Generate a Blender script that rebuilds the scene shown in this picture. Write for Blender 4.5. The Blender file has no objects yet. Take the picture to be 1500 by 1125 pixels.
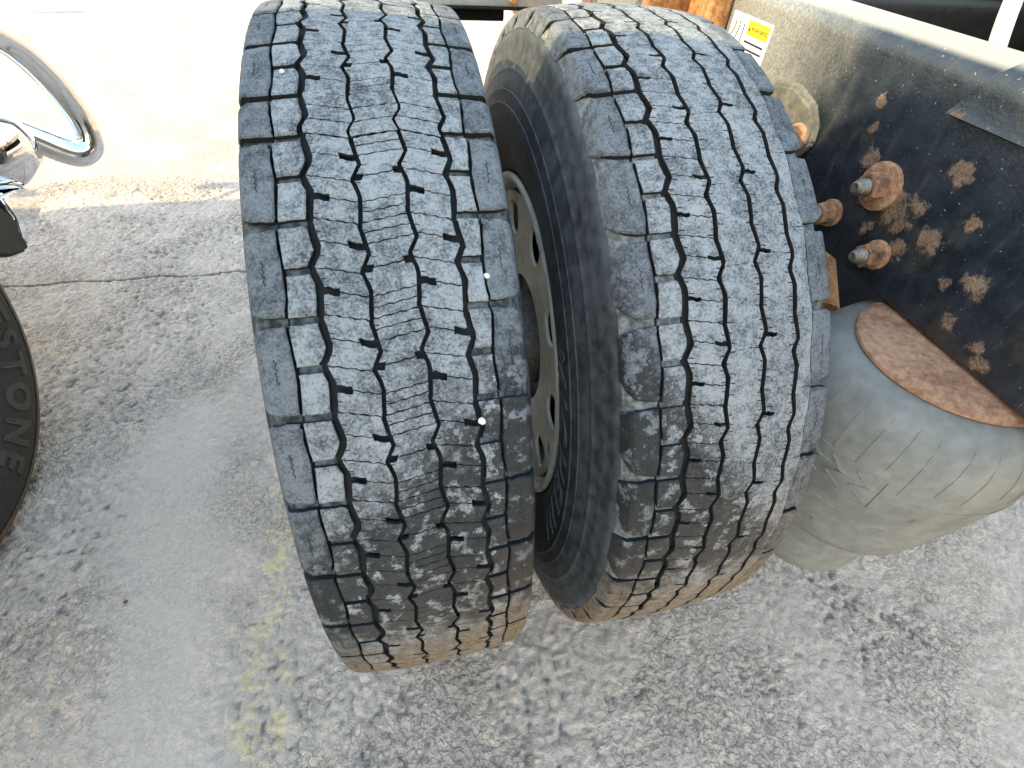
import bpy, bmesh, math, random
import numpy as np
from mathutils import Matrix, Vector
random.seed(5)
rng = np.random.default_rng(7)
SC = bpy.context.scene
COL = SC.collection
PI = math.pi

# ------------------------------------------------------------------ camera
cd = bpy.data.cameras.new('camera')
cam = bpy.data.objects.new('camera', cd); COL.objects.link(cam)
right = Vector((0.9747, -0.2161, 0.0567)); down = Vector((-0.1189, -0.7166, -0.6873)); fwd = Vector((0.1892, 0.6632, -0.7241))
mw = Matrix((( right.x, -down.x, -fwd.x, 0.0121), (right.y, -down.y, -fwd.y, -0.6966), (right.z, -down.z, -fwd.z, 1.1444), (0, 0, 0, 1)))
cam.matrix_world = mw
cd.sensor_width = 36; cd.lens = 36*723.64/1500; cd.clip_start = .01; cd.clip_end = 600
SC.camera = cam

# ------------------------------------------------------------------ light
SUN_D = Vector((1.0, .23, -.70)).normalized()
w = bpy.data.worlds.new('World'); SC.world = w; w.use_nodes = True
wn = w.node_tree.nodes; wl = w.node_tree.links
sky = wn.new('ShaderNodeTexSky'); sky.sky_type = 'NISHITA'; sky.sun_disc = False
sky.sun_elevation = math.asin(-SUN_D.z); sky.sun_rotation = math.atan2(-SUN_D.x, -SUN_D.y)
sky.air_density = 2.2; sky.dust_density = 1.0; sky.ozone_density = 1.0
bg = wn['Background']; bg.inputs['Strength'].default_value = .15
wl.new(sky.outputs[0], bg.inputs['Color'])
sl = bpy.data.lights.new('sun', 'SUN'); sl.energy = 2.0; sl.angle = math.radians(.5); sl.color = (1.0, .82, .44)
so = bpy.data.objects.new('sun', sl); COL.objects.link(so)
so.rotation_euler = SUN_D.to_track_quat('-Z', 'Y').to_euler(); so.location = (-6, -2, 6)
SC.cycles.max_bounces = 6; SC.cycles.diffuse_bounces = 4; SC.cycles.glossy_bounces = 3
SC.view_settings.view_transform = 'Standard'; SC.view_settings.look = 'None'
SC.view_settings.exposure = 1.95; SC.view_settings.gamma = 1

# ------------------------------------------------------------------ helpers
def link(name, me, mat=None, parent=None, label=None, category=None, group=None, kind=None):
    o = bpy.data.objects.new(name, me); COL.objects.link(o)
    if mat is not None and me is not None and not me.materials: me.materials.append(mat)
    if parent is not None: o.parent = parent
    if label: o['label'] = label
    if category: o['category'] = category
    if group: o['group'] = group
    if kind: o['kind'] = kind
    return o
def thing(name, loc, label, category, group=None):
    o = bpy.data.objects.new(name, None); COL.objects.link(o); o.location = loc
    o.empty_display_size = .1
    o['label'] = label; o['category'] = category
    if group: o['group'] = group
    return o
def mesh(name, v, f, smooth=False):
    me = bpy.data.meshes.new(name); me.from_pydata([tuple(map(float, a)) for a in v], [], [tuple(a) for a in f]); me.update()
    if smooth: me.polygons.foreach_set('use_smooth', [True]*len(me.polygons))
    return me
def from_bm(name, bm, smooth=False, angle=None):
    bmesh.ops.recalc_face_normals(bm, faces=bm.faces)
    if angle is not None:
        for f in bm.faces: f.smooth = True
        for e in bm.edges:
            if len(e.link_faces) == 2 and e.calc_face_angle(0) > math.radians(angle): e.smooth = False
    elif smooth:
        for f in bm.faces: f.smooth = True
    me = bpy.data.meshes.new(name); bm.to_mesh(me); bm.free(); return me
def box(bm, lo, hi, bev=0.0, seg=2):
    r = bmesh.ops.create_cube(bm, size=1.0)
    vs = r['verts']
    for v in vs: v.co = Vector([lo[i]+(v.co[i]+.5)*(hi[i]-lo[i]) for i in range(3)])
    if bev > 0:
        es = list({e for v in vs for e in v.link_edges})
        bmesh.ops.bevel(bm, geom=es, offset=bev, segments=seg, profile=.5, affect='EDGES')
def boxme(lo, hi, bev=0.004, seg=2, angle=50):
    bm = bmesh.new(); box(bm, lo, hi, bev, seg); return from_bm('m', bm, angle=angle)
def lathe(prof, n=64, axis='X', closed=False, a0=0, a1=2*PI):
    """prof: list of (along, radius)"""
    full = abs(a1-a0-2*PI) < 1e-6
    m = n if full else n+1
    v = []; f = []
    for i in range(m):
        a = a0+(a1-a0)*i/n
        c, s = math.cos(a), math.sin(a)
        for (t, r) in prof:
            v.append((t, r*c, r*s) if axis == 'X' else (r*c, r*s, t))
    k = len(prof)
    for i in range(n):
        j = (i+1) % m
        for q in range(k-1 if not closed else k):
            q2 = (q+1) % k
            f.append((i*k+q, i*k+q2, j*k+q2, j*k+q))
    bm = bmesh.new()
    bv = [bm.verts.new(a) for a in v]
    for a in f:
        try: bm.faces.new([bv[i] for i in a])
        except ValueError: pass
    bmesh.ops.remove_doubles(bm, verts=bm.verts, dist=1e-6)
    return bm
def tube(pts, r, n=12, cap=True, rs=None):
    bm = bmesh.new(); pts = [Vector(p) for p in pts]
    rings = []; prev = None
    for i, p in enumerate(pts):
        t = (pts[min(i+1, len(pts)-1)]-pts[max(i-1, 0)]).normalized()
        if prev is None:
            u = t.orthogonal().normalized()
        else:
            u = (prev-t*prev.dot(t)).normalized()
        prev = u; b = t.cross(u); rr = rs[i] if rs else r
        rings.append([bm.verts.new(p+(u*math.cos(2*PI*k/n)+b*math.sin(2*PI*k/n))*rr) for k in range(n)])
    for a, b in zip(rings, rings[1:]):
        for k in range(n): bm.faces.new((a[k], a[(k+1) % n], b[(k+1) % n], b[k]))
    if cap: bm.faces.new(rings[0][::-1]); bm.faces.new(rings[-1])
    return from_bm('m', bm, angle=50)
def smooth_path(pts, n=8):
    pts = [Vector(p) for p in pts]; out = []
    P = [2*pts[0]-pts[1]]+pts+[2*pts[-1]-pts[-2]]
    for i in range(1, len(P)-2):
        for k in range(n):
            t = k/n
            out.append(.5*((2*P[i])+(P[i+1]-P[i-1])*t+(2*P[i-1]-5*P[i]+4*P[i+1]-P[i+2])*t*t+(3*P[i]-3*P[i+1]+P[i+2]-P[i-1])*t**3))
    out.append(pts[-1]); return out

# ------------------------------------------------------------------ materials
class NT:
    def __init__(s, name):
        s.m = bpy.data.materials.new(name); s.m.use_nodes = True; s.t = s.m.node_tree
        s.b = s.t.nodes['Principled BSDF']; s.pos = s.t.nodes.new('ShaderNodeNewGeometry').outputs['Position']
    def n(s, t, **k):
        o = s.t.nodes.new(t)
        for a, b in k.items(): setattr(o, a, b)
        return o
    def put(s, sock, v):
        if hasattr(v, 'is_output') or hasattr(v, 'links') and not isinstance(v, (tuple, float, int)): s.t.links.new(v, sock)
        else: sock.default_value = v if not (isinstance(v, tuple) and len(v) == 3 and sock.type == 'RGBA') else (*v, 1)
    def noise(s, scale, detail=3, rough=.55, vec=None, dist=0.0, off=0.0):
        o = s.n('ShaderNodeTexNoise'); o.inputs['Scale'].default_value = scale; o.inputs['Detail'].default_value = detail
        o.inputs['Roughness'].default_value = rough; o.inputs['Distortion'].default_value = dist
        v = vec if vec is not None else s.pos
        if off:
            a = s.n('ShaderNodeVectorMath', operation='ADD'); s.put(a.inputs[0], v); a.inputs[1].default_value = (off, off*.7, off*1.3); v = a.outputs[0]
        s.put(o.inputs['Vector'], v); return o.outputs['Fac']
    def ramp(s, fac, lo, hi):   # smooth 0..1
        o = s.n('ShaderNodeMapRange', interpolation_type='SMOOTHSTEP'); s.put(o.inputs['Value'], fac)
        o.inputs['From Min'].default_value = lo; o.inputs['From Max'].default_value = hi; return o.outputs[0]
    def math(s, op, a, b=0.0, clamp=False):
        o = s.n('ShaderNodeMath', operation=op, use_clamp=clamp); s.put(o.inputs[0], a); s.put(o.inputs[1], b); return o.outputs[0]
    def mix(s, fac, a, b):
        o = s.n('ShaderNodeMix', data_type='RGBA'); s.put(o.inputs['Factor'], fac); s.put(o.inputs['A'], a) if False else None
        s.put(o.inputs[6], a); s.put(o.inputs[7], b); return o.outputs[2]
    def sep(s, vec=None):
        o = s.n('ShaderNodeSeparateXYZ'); s.put(o.inputs[0], vec if vec is not None else s.pos); return o.outputs
    def scaled(s, sc, vec=None):
        o = s.n('ShaderNodeVectorMath', operation='MULTIPLY'); s.put(o.inputs[0], vec if vec is not None else s.pos); o.inputs[1].default_value = sc; return o.outputs[0]
    def bump(s, h, strength=.3, dist=.002, chain=None):
        o = s.n('ShaderNodeBump'); o.inputs['Strength'].default_value = strength; o.inputs['Distance'].default_value = dist
        s.put(o.inputs['Height'], h)
        if chain is not None: s.put(o.inputs['Normal'], chain)
        return o.outputs[0]
    def out(s, color=None, rough=None, metal=None, normal=None, spec=None, **k):
        for nm, v in (('Base Color', color), ('Roughness', rough), ('Metallic', metal), ('Normal', normal), ('Specular IOR Level', spec)):
            if v is not None: s.put(s.b.inputs[nm], v)
        for nm, v in k.items(): s.put(s.b.inputs[nm.replace('_', ' ')], v)
        return s.m
def blobs(t, pts, vec, wob=.35):
    """0..1 mask of irregular patches at listed (x,y,z,r)"""
    acc = None
    nz = t.noise(70, 4, .65)
    for (x, y, z, r) in pts:
        d = t.n('ShaderNodeVectorMath', operation='DISTANCE'); t.put(d.inputs[0], vec); d.inputs[1].default_value = (x, y, z)
        q = t.math('DIVIDE', d.outputs['Value'], r)
        q = t.math('ADD', q, t.math('MULTIPLY', t.math('SUBTRACT', nz, .5), 3.4))
        q = t.math('SUBTRACT', 1.15, q)
        acc = q if acc is None else t.math('MAXIMUM', acc, q)
    return t.ramp(acc, -.15, .55)

def mat_tread(name, x0, dusty):
    t = NT(name)
    big = t.noise(14, 3); mid = t.noise(90, 4, .65); fine = t.noise(420, 3, .7)
    xyz = t.sep()
    f = t.math('ADD', t.math('MULTIPLY', mid, .6), t.math('ADD', t.math('MULTIPLY', fine, .75), t.math('MULTIPLY', big, .35)))
    d = t.ramp(f, .62, 1.02)
    if dusty > .5: col = t.mix(d, (.058, .060, .066), (.30, .295, .300))
    else: col = t.mix(d, (.044, .046, .051), (.170, .172, .182))
    # scuffed, bare dark patches low on the tread and tan film below: dirt with warm ground bounce painted in
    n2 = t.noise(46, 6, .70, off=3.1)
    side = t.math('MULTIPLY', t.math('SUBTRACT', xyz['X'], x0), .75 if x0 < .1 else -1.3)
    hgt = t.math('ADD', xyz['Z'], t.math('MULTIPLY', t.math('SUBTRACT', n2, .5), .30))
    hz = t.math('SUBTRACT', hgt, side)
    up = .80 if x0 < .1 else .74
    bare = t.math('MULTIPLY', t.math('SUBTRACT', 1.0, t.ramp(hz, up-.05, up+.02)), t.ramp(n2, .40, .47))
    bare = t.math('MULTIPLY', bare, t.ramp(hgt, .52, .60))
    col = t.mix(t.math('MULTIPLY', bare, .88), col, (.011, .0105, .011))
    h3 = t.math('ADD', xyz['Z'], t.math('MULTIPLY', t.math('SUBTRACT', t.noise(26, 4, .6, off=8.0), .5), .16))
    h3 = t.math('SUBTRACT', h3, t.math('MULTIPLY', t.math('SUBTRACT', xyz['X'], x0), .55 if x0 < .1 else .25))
    mud_bounce = t.math('SUBTRACT', 1.0, t.ramp(h3, .46, .68 if x0 < .1 else .72))
    mud_bounce = t.math('MULTIPLY', mud_bounce, t.math('ADD', .45, t.math('MULTIPLY', t.ramp(n2, .35, .6), .5)))
    mud_bounce_col = t.mix(t.ramp(t.noise(160, 3, .6, off=1.7), .35, .65), (.12, .080, .048), (.24, .160, .098))
    col = t.mix(t.math('MULTIPLY', mud_bounce, t.math('SUBTRACT', 1.0, t.math('MULTIPLY', bare, .7))), col, mud_bounce_col)
    nb = t.bump(t.math('ADD', t.math('MULTIPLY', fine, .6), mid), .55, .0016)
    rough = t.math('SUBTRACT', .92, t.math('MULTIPLY', bare, .30))
    return t.out(col, rough, normal=nb, spec=.22)
def mat_carcass(name, x0):
    t = NT(name); n = t.noise(60, 4, .6); n2 = t.noise(9, 2)
    xyz = t.sep()
    col = t.mix(t.ramp(t.math('ADD', n, t.math('MULTIPLY', n2, .5)), .55, .95), (.024, .026, .030), (.066, .070, .076))
    sc_ = t.ramp(t.noise(40, 4, .7, off=3.3), .60, .72)
    col = t.mix(t.math('MULTIPLY', sc_, .35), col, (.13, .125, .118))
    nb = t.bump(t.noise(300, 3, .6), .25, .001)
    return t.out(col, .62, normal=nb, spec=.35)
def mat_groove_dust(name, lo, hi):
    t = NT(name); n = t.noise(120, 4, .65)
    return t.out(t.mix(t.ramp(n, .35, .7), lo, hi), .95, normal=t.bump(n, .5, .002), spec=.2)
def mat_plain(name, c, rough=.6, metal=0.0, var=.25, scale=60, bump=.15, spec=.4, **k):
    t = NT(name); n = t.noise(scale, 4, .6); n2 = t.noise(scale*.12, 2)
    f = t.ramp(t.math('ADD', t.math('MULTIPLY', n, .6), t.math('MULTIPLY', n2, .5)), .35, .8)
    lo = tuple(x*(1-var) for x in c); hi = tuple(min(1, x*(1+var)) for x in c)
    return t.out(t.mix(f, lo, hi), rough, metal, t.bump(n, bump, .001), spec, **k)
def mat_rust(name, lo=(.10, .045, .022), hi=(.33, .17, .09), sc=120):
    t = NT(name); n = t.noise(sc, 5, .7); n2 = t.noise(sc*.14, 3)
    f = t.ramp(t.math('ADD', t.math('MULTIPLY', n, .7), t.math('MULTIPLY', n2, .4)), .38, .75)
    return t.out(t.mix(f, lo, hi), .9, .0, t.bump(n, .7, .0025), .25)
def mat_rail():
    t = NT('rail_paint_rusted'); P = t.pos
    n = t.noise(40, 4, .6); fine = t.noise(260, 4, .7); sp = t.noise(150, 2, .5, off=4.0)
    base = t.mix(t.ramp(n, .3, .75), (.008, .011, .018), (.022, .028, .040))
    dust = t.ramp(t.noise(7, 3, .6, off=2.0), .46, .72)
    streak = t.ramp(t.noise(9, 3, .6, vec=t.scaled((1, 9, 1.3)), off=.6), .52, .74)
    base = t.mix(t.math('MULTIPLY', t.math('MAXIMUM', t.math('MULTIPLY', dust, .15), t.math('MULTIPLY', streak, .5)), .28), base, (.13, .125, .10))
    speck = t.ramp(t.noise(330, 2, .5, off=4.0), .70, .76)
    base = t.mix(t.math('MULTIPLY', speck, .7), base, (.42, .40, .36))
    # layer of road dust lying on the upward faces of the rail
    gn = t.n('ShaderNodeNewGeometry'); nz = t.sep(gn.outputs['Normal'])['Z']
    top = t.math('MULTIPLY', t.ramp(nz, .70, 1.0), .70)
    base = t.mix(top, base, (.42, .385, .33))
    lit_dust = t.ramp(t.math('ADD', t.sep()['Y'], t.math('MULTIPLY', t.math('SUBTRACT', t.noise(10, 4, .6, off=9.0), .5), .30)), -.10, .14)  # forward dust painted stronger where sun falls, weaker in the shaded part
    base = t.mix(t.math('MULTIPLY', lit_dust, t.math('ADD', .35, t.math('MULTIPLY', t.ramp(fine, .35, .65), .35))), base, (.36, .345, .32))
    pts = [(.62,-.315,1.02,.022),(.618,-.35,1.0,.014),(.615,-.235,.985,.012),(.63,-.155,.905,.018),(.63,-.135,.935,.010),(.63,-.127,.962,.012),(.63,-.225,.872,.026),(.63,-.245,.858,.016),(.63,-.252,.885,.014),
           (.63,-.262,.836,.018),(.63,-.292,.862,.020),(.63,-.272,.935,.018),(.63,-.318,.900,.013),(.63,-.365,.852,.020),(.63,-.372,.803,.013),
           (.63,-.412,.800,.012),(.63,-.425,.786,.015),(.63,-.338,.835,.010),(.63,-.455,.855,.022),(.63,-.43,.90,.016),(.63,-.205,.830,.010),(.63,-.21,.838,.008)]
    pts = [(x, y, z, r*.66) for x, y, z, r in pts]
    rm = blobs(t, pts, P)
    halo = blobs(t, [(x, y+.004, z-.012, r*1.9) for x, y, z, r in pts[::2]], P)
    base = t.mix(t.math('MULTIPLY', halo, .2), base, (.085, .075, .04))
    rc = t.mix(t.ramp(t.math('ADD', t.math('MULTIPLY', fine, .6), t.math('MULTIPLY', n, .4)), .32, .72), (.085, .046, .030), (.27, .180, .120))
    col = t.mix(rm, base, rc)
    rough = t.math('ADD', .36, t.math('MULTIPLY', t.math('MAXIMUM', rm, top), .45))
    nb = t.bump(t.math('ADD', t.math('MULTIPLY', fine, .4), t.math('MULTIPLY', rm, t.math('ADD', fine, .3))), .6, .003)
    return t.out(col, rough, 0.0, nb, .5)
def mat_bag():
    t = NT('air_spring_rubber'); n = t.noise(50, 4, .6); n2 = t.noise(8, 3)
    f = t.ramp(t.math('ADD', t.math('MULTIPLY', n, .5), t.math('MULTIPLY', n2, .6)), .35, .8)
    col = t.mix(f, (.15, .148, .140), (.27, .262, .245))
    sc = t.ramp(t.noise(55, 4, .7, vec=t.scaled((1, 1, .35)), off=5.0), .66, .71)
    col = t.mix(t.math('MULTIPLY', sc, .7), col, (.06, .06, .06))
    return t.out(col, .62, 0.0, t.bump(n, .12, .001), .35)
def mat_ground():
    t = NT('weathered_asphalt')
    at = t.n('ShaderNodeAttribute', attribute_name='relief').outputs['Fac']
    xyz = t.sep()
    big = t.noise(1.6, 4, .6); mid = t.noise(11, 4, .6); grain = t.noise(320, 4, .75); g2 = t.noise(95, 5, .75)
    wv = t.n('ShaderNodeVectorMath', operation='ADD'); t.put(wv.inputs[0], t.pos)
    nc = t.n('ShaderNodeTexNoise'); nc.inputs['Scale'].default_value = 60; nc.inputs['Detail'].default_value = 3; t.put(nc.inputs['Vector'], t.pos)
    sv = t.n('ShaderNodeVectorMath', operation='MULTIPLY'); t.put(sv.inputs[0], nc.outputs['Color']); sv.inputs[1].default_value = (.026, .026, 0); t.put(wv.inputs[1], sv.outputs[0])
    vo = t.n('ShaderNodeTexVoronoi'); vo.inputs['Scale'].default_value = 105; t.put(vo.inputs['Vector'], wv.outputs[0])
    seam = t.ramp(t.math('ADD', vo.outputs['Distance'], t.math('MULTIPLY', t.math('SUBTRACT', grain, .5), .5)), .30, .72)
    cellv = t.sep(vo.outputs['Color'])['X']
    f = t.ramp(t.math('ADD', t.math('MULTIPLY', grain, .55), t.math('ADD', t.math('MULTIPLY', mid, .35), t.math('MULTIPLY', g2, .45))), .46, .90)
    col = t.mix(f, (.42, .335, .280), (.87, .690, .590))
    col = t.mix(t.math('MULTIPLY', t.ramp(cellv, .55, 1.0), .30), col, (.78, .65, .575))
    col = t.mix(t.math('MULTIPLY', t.ramp(big, .42, .68), .45), col, (.53, .44, .385))
    smooth_ = t.ramp(t.noise(3.2, 4, .6, off=7.7), .38, .62)
    # dark binder showing in the seams and pits, pale dust on the high spots
    col = t.mix(t.math('MULTIPLY', t.math('MULTIPLY', seam, t.math('ADD', .15, t.math('MULTIPLY', smooth_, .65))), t.ramp(g2, .40, .62)), col, (.14, .118, .108))
    col = t.mix(t.math('MULTIPLY', t.ramp(at, .44, .14), .70), col, (.13, .110, .100))
    col = t.mix(t.math('MULTIPLY', t.ramp(at, .62, .85), .4), col, (.78, .65, .575))
    # smooth dust drift
    dx = t.math('ADD', xyz['X'], t.math('MULTIPLY', xyz['Y'], .14))
    dm = t.math('ABSOLUTE', t.math('ADD', dx, .60)); dm = t.math('ADD', dm, t.math('MULTIPLY', t.math('SUBTRACT', mid, .5), .22))
    drift = t.math('MULTIPLY', t.math('SUBTRACT', 1.0, t.ramp(dm, .04, .17)), t.math('SUBTRACT', 1.0, t.ramp(xyz['Y'], .20, .60)))
    col = t.mix(t.math('MULTIPLY', drift, .65), col, t.mix(t.ramp(grain, .3, .7), (.45, .370, .320), (.57, .470, .405)))
    # worn yellow line
    px = t.math('ABSOLUTE', t.math('ADD', xyz['X'], .345)); px = t.math('ADD', px, t.math('MULTIPLY', t.math('SUBTRACT', t.noise(14, 3, .6, off=2.2), .5), .13))
    line = t.math('SUBTRACT', 1.0, t.ramp(px, .022, .050))
    worn = t.ramp(t.math('ADD', t.noise(16, 5, .75, off=6.3), t.math('ADD', t.math('MULTIPLY', at, .28), t.math('MULTIPLY', seam, -.10))), .56, .68)
    line = t.math('MULTIPLY', t.math('MULTIPLY', line, worn), t.math('SUBTRACT', 1.0, t.ramp(xyz['Y'], .15, .75)))
    col = t.mix(t.math('MULTIPLY', line, .48), col, (.80, .62, .27))
    hgt = t.math('ADD', t.math('MULTIPLY', grain, .7), t.math('ADD', t.math('MULTIPLY', g2, 1.3), t.math('MULTIPLY', seam, t.math('SUBTRACT', -.15, t.math('MULTIPLY', smooth_, .75)))))
    hgt = t.math('MULTIPLY', hgt, t.math('SUBTRACT', 1.0, t.math('MULTIPLY', drift, .75)))
    nb = t.bump(hgt, 1.0, .0045)
    return t.out(col, .93, normal=nb, spec=.3)
def mat_chrome():
    t = NT('chrome'); n = t.noise(30, 3)
    return t.out((.86, .86, .87), t.math('ADD', .035, t.math('MULTIPLY', t.ramp(n, .5, .8), .05)), 1.0)
M = dict(
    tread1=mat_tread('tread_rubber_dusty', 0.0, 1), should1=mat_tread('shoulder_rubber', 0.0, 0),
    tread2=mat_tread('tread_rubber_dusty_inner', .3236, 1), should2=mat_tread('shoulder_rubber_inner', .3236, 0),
    carc=mat_carcass('sidewall_rubber', 0), gdust=mat_groove_dust('dusty_shoulder_groove', (.08, .08, .082), (.25, .245, .24)), gdark=mat_groove_dust('grey_shoulder_groove', (.035, .036, .038), (.15, .15, .15)),
    cut=mat_plain('sipe_shadow_rubber', (.012, .012, .013), .8), edge=mat_plain('edge_catchlight_rubber', (.12, .125, .135), .7, 0, .3),
    blackl=mat_plain('rubbed_black_lettering', (.040, .036, .033), .6), black=mat_plain('black_rubber', (.022, .020, .019), .7), rail=mat_rail(), bag=mat_bag(), ground=mat_ground(), chrome=mat_chrome(),
    nutrust=mat_rust('nut_rust_patchy', (.022, .018, .016), (.36, .19, .11), 60), rust=mat_rust('rusty_steel'), rusto=mat_rust('orange_rust', (.16, .06, .02), (.50, .24, .10), 90), rustp=mat_rust('rusted_plate', (.20, .100, .060), (.46, .275, .180), 110),
    steel=mat_plain('dull_bolt_steel', (.20, .18, .165), .5, .7, .4, 200, .5), alu=mat_plain('wheel_aluminium', (.66, .63, .57), .45, .25, .18, 40, .1),
    dark=mat_plain('black_chassis_paint', (.010, .010, .011), .85, 0, .4, 50, .2, .12), hose=mat_plain('cream_hose', (.62, .57, .46), .5, 0, .1),
    panel=mat_plain('grey_panel', (.40, .39, .36), .55, .0, .15), white=mat_plain('white_cab_paint', (.72, .72, .72), .3, 0, .05, 20, .02),
    glass=mat_plain('dark_cab_glass', (.02, .025, .03), .08, 0, .1, 10, .0), label=mat_plain('label_white', (.80, .79, .76), .5, 0, .06, 90, .05),
    yellow=mat_plain('label_yellow', (.85, .58, .02), .5, 0, .08, 90, .05), ink=mat_plain('label_ink', (.03, .03, .03), .6), grit=mat_plain('mixed_grit', (.42, .37, .32), .85, 0, .75, 8, .3), stone=mat_plain('pale_stone', (.72, .70, .64), .8, 0, .15, 200, .4),
    brownrub=mat_plain('brown_dusted_rubber', (.095, .066, .045), .75, 0, .4, 70, .3), galv=mat_plain('galvanised_post', (.35, .36, .36), .5, .4, .15),
    tan=mat_plain('sunlit_bracket_paint', (.16, .15, .13), .6, 0, .5, 60, .4), sunyel=mat_plain('yellow_sunlit_pipe', (.42, .31, .12), .7, 0, .2, 120, .3),
)

# ------------------------------------------------------------------ ground sheet
def vnoise(X, Y, cell, seed):
    r = np.random.default_rng(seed); N = 512
    L = r.random((N, N)).astype(np.float32)
    x = X/cell; y = Y/cell
    xi = np.floor(x).astype(int); yi = np.floor(y).astype(int)
    fx = (x-xi).astype(np.float32); fy = (y-yi).astype(np.float32)
    fx = fx*fx*(3-2*fx); fy = fy*fy*(3-2*fy)
    a = L[xi % N, yi % N]; b = L[(xi+1) % N, yi % N]; c = L[xi % N, (yi+1) % N]; d = L[(xi+1) % N, (yi+1) % N]
    return (a*(1-fx)+b*fx)*(1-fy)+(c*(1-fx)+d*fx)*fy
def axis_coords(lo, hi, step, far, g=1.25):
    a = list(np.arange(lo, hi+step*.5, step))
    s = step; up = []; x = a[-1]
    while x < far: s *= g; x += s; up.append(x)
    s = step; dn = []; x = a[0]
    while x > -far: s *= g; x -= s; dn.append(x)
    return np.array(dn[::-1]+a+up)
gx = axis_coords(-1.75, 1.95, .0042, 250); gy = axis_coords(-.86, 1.95, .0042, 250)
X, Y = np.meshgrid(gx, gy, indexing='ij')
wx = .010*(vnoise(X+61, Y+62, .022, 11)-.5); wy = .010*(vnoise(X+63, Y+60, .022, 12)-.5)
n1 = vnoise(X+50+wx, Y+50+wy, .014, 1); n2 = vnoise(X+51, Y+53, .0095, 2); n3 = vnoise(X+57+wx, Y+51+wy, .036, 3); n6 = vnoise(X+71, Y+43, .018, 6); n4 = vnoise(X+52, Y+58, .13, 4); n5 = vnoise(X+40, Y+48, .45, 5)
rough = np.clip((.5*n4+.5*n5-.18)*2.0, .65, 1.05)
driftm = np.exp(-((X+.14*Y+.60)/.13)**2)*np.clip((.55-Y)*3, 0, 1)
rough = rough*(1-.72*driftm)
ridge = 1-np.minimum(1, np.abs(2*n1-1)*1.8); ridge3 = 1-np.abs(2*n3-1)
crust = (.30-ridge)*.55+(n2-.5)*1.25+(n6-.5)*.9+(.5-ridge3)*.22      # raised flakes parted by thin dark seams
H = (.0054*crust)*rough+.004*(n4-.5)
crack = np.exp(-((Y-1.115+.02*(X+1)+.006*np.sin(X*23)+.004*(n3-.5))/.0055)**2)*np.clip((-.42-X)*5, 0, 1)
H = H-.007*crack
rel = np.clip(.58+crust*.42*rough-.8*crack, 0, 1)
fade = np.clip(1.0-np.maximum(np.maximum(X-1.95, -1.75-X), np.maximum(Y-1.95, -.86-Y))*12, 0, 1)
H = (H*fade).astype(np.float32); rel = .55+(rel-.55)*fade
nx, ny = X.shape
co = np.stack([X, Y, H], -1).reshape(-1, 3).astype(np.float32)
idx = np.arange(nx*ny).reshape(nx, ny)
q = np.stack([idx[:-1, :-1], idx[1:, :-1], idx[1:, 1:], idx[:-1, 1:]], -1).reshape(-1, 4).astype(np.int32)
gm = bpy.data.meshes.new('ground'); gm.vertices.add(len(co)); gm.vertices.foreach_set('co', co.ravel())
gm.loops.add(q.size); gm.loops.foreach_set('vertex_index', q.ravel()); gm.polygons.add(len(q))
gm.polygons.foreach_set('loop_start', np.arange(0, q.size, 4, dtype=np.int32))
gm.polygons.foreach_set('use_smooth', np.ones(len(q), dtype=bool))
gm.update(calc_edges=True)
at = gm.attributes.new('relief', 'FLOAT', 'POINT'); at.data.foreach_set('value', rel.ravel().astype(np.float32))
link('ground', gm, M['ground'], kind='structure')

# ------------------------------------------------------------------ tyres with moulded tread
R0 = .515
def rtop(x): return R0-x*x/1.5
OUT = [(.104, rtop(.104)), (.1085, rtop(.1085)-.0006), (.1118, .5015), (.1137, .4965), (.1150, .4915), (.1158, .4875), (.1166, .4840)]
OW = [0.104]
for (a, b) in zip(OUT, OUT[1:]): OW.append(OW[-1]+math.hypot(b[0]-a[0], b[1]-a[1]))
def prof(wv):
    """lateral arc length -> (x, r, nx, nr) on the tread's outer skin"""
    sg = 1 if wv >= 0 else -1; a = abs(wv)
    if a <= .104:
        nx_ = a/.75; l = math.hypot(1, nx_); return sg*a, rtop(a), sg*nx_/l, 1/l
    i = 0
    while i < len(OW)-2 and a > OW[i+1]: i += 1
    t = (a-OW[i])/(OW[i+1]-OW[i])
    x = OUT[i][0]+t*(OUT[i+1][0]-OUT[i][0]); r = OUT[i][1]+t*(OUT[i+1][1]-OUT[i][1])
    k = min(1, (a-.104)/.016); ang = k*1.45
    return sg*x, r, sg*math.sin(ang), math.cos(ang)
WEND = OW[-1]
def P3(wv, s, h):
    x, r, nx_, nr = prof(wv); x += nx_*h; r += nr*h; th = -s/R0
    return (x, -r*math.cos(th), r*math.sin(th))
def pl(tab):
    xs, ys = zip(*tab)
    return lambda s: float(np.interp(s, xs, ys))
PITCH = .0789*2*R0           # arc length of one pitch, metres
def periodic(tab):
    f = pl([(a-1, b) for a, b in tab[:-1]]+tab[:-1]+[(a+1, b) for a, b in tab])
    return f
ZSH = [(0, -1.0), (.30, 4.2), (.47, -3.6), (.66, 2.2), (.95, .0), (1, -1.0)]
def zig(x0, ph, amp=1.0):
    f = periodic([(a, b) for a, b in ZSH])
    return lambda s: x0+amp*.001*f(((s/PITCH)-ph) % 1.0)
class W(tuple): pass      # a face inside a groove
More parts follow.
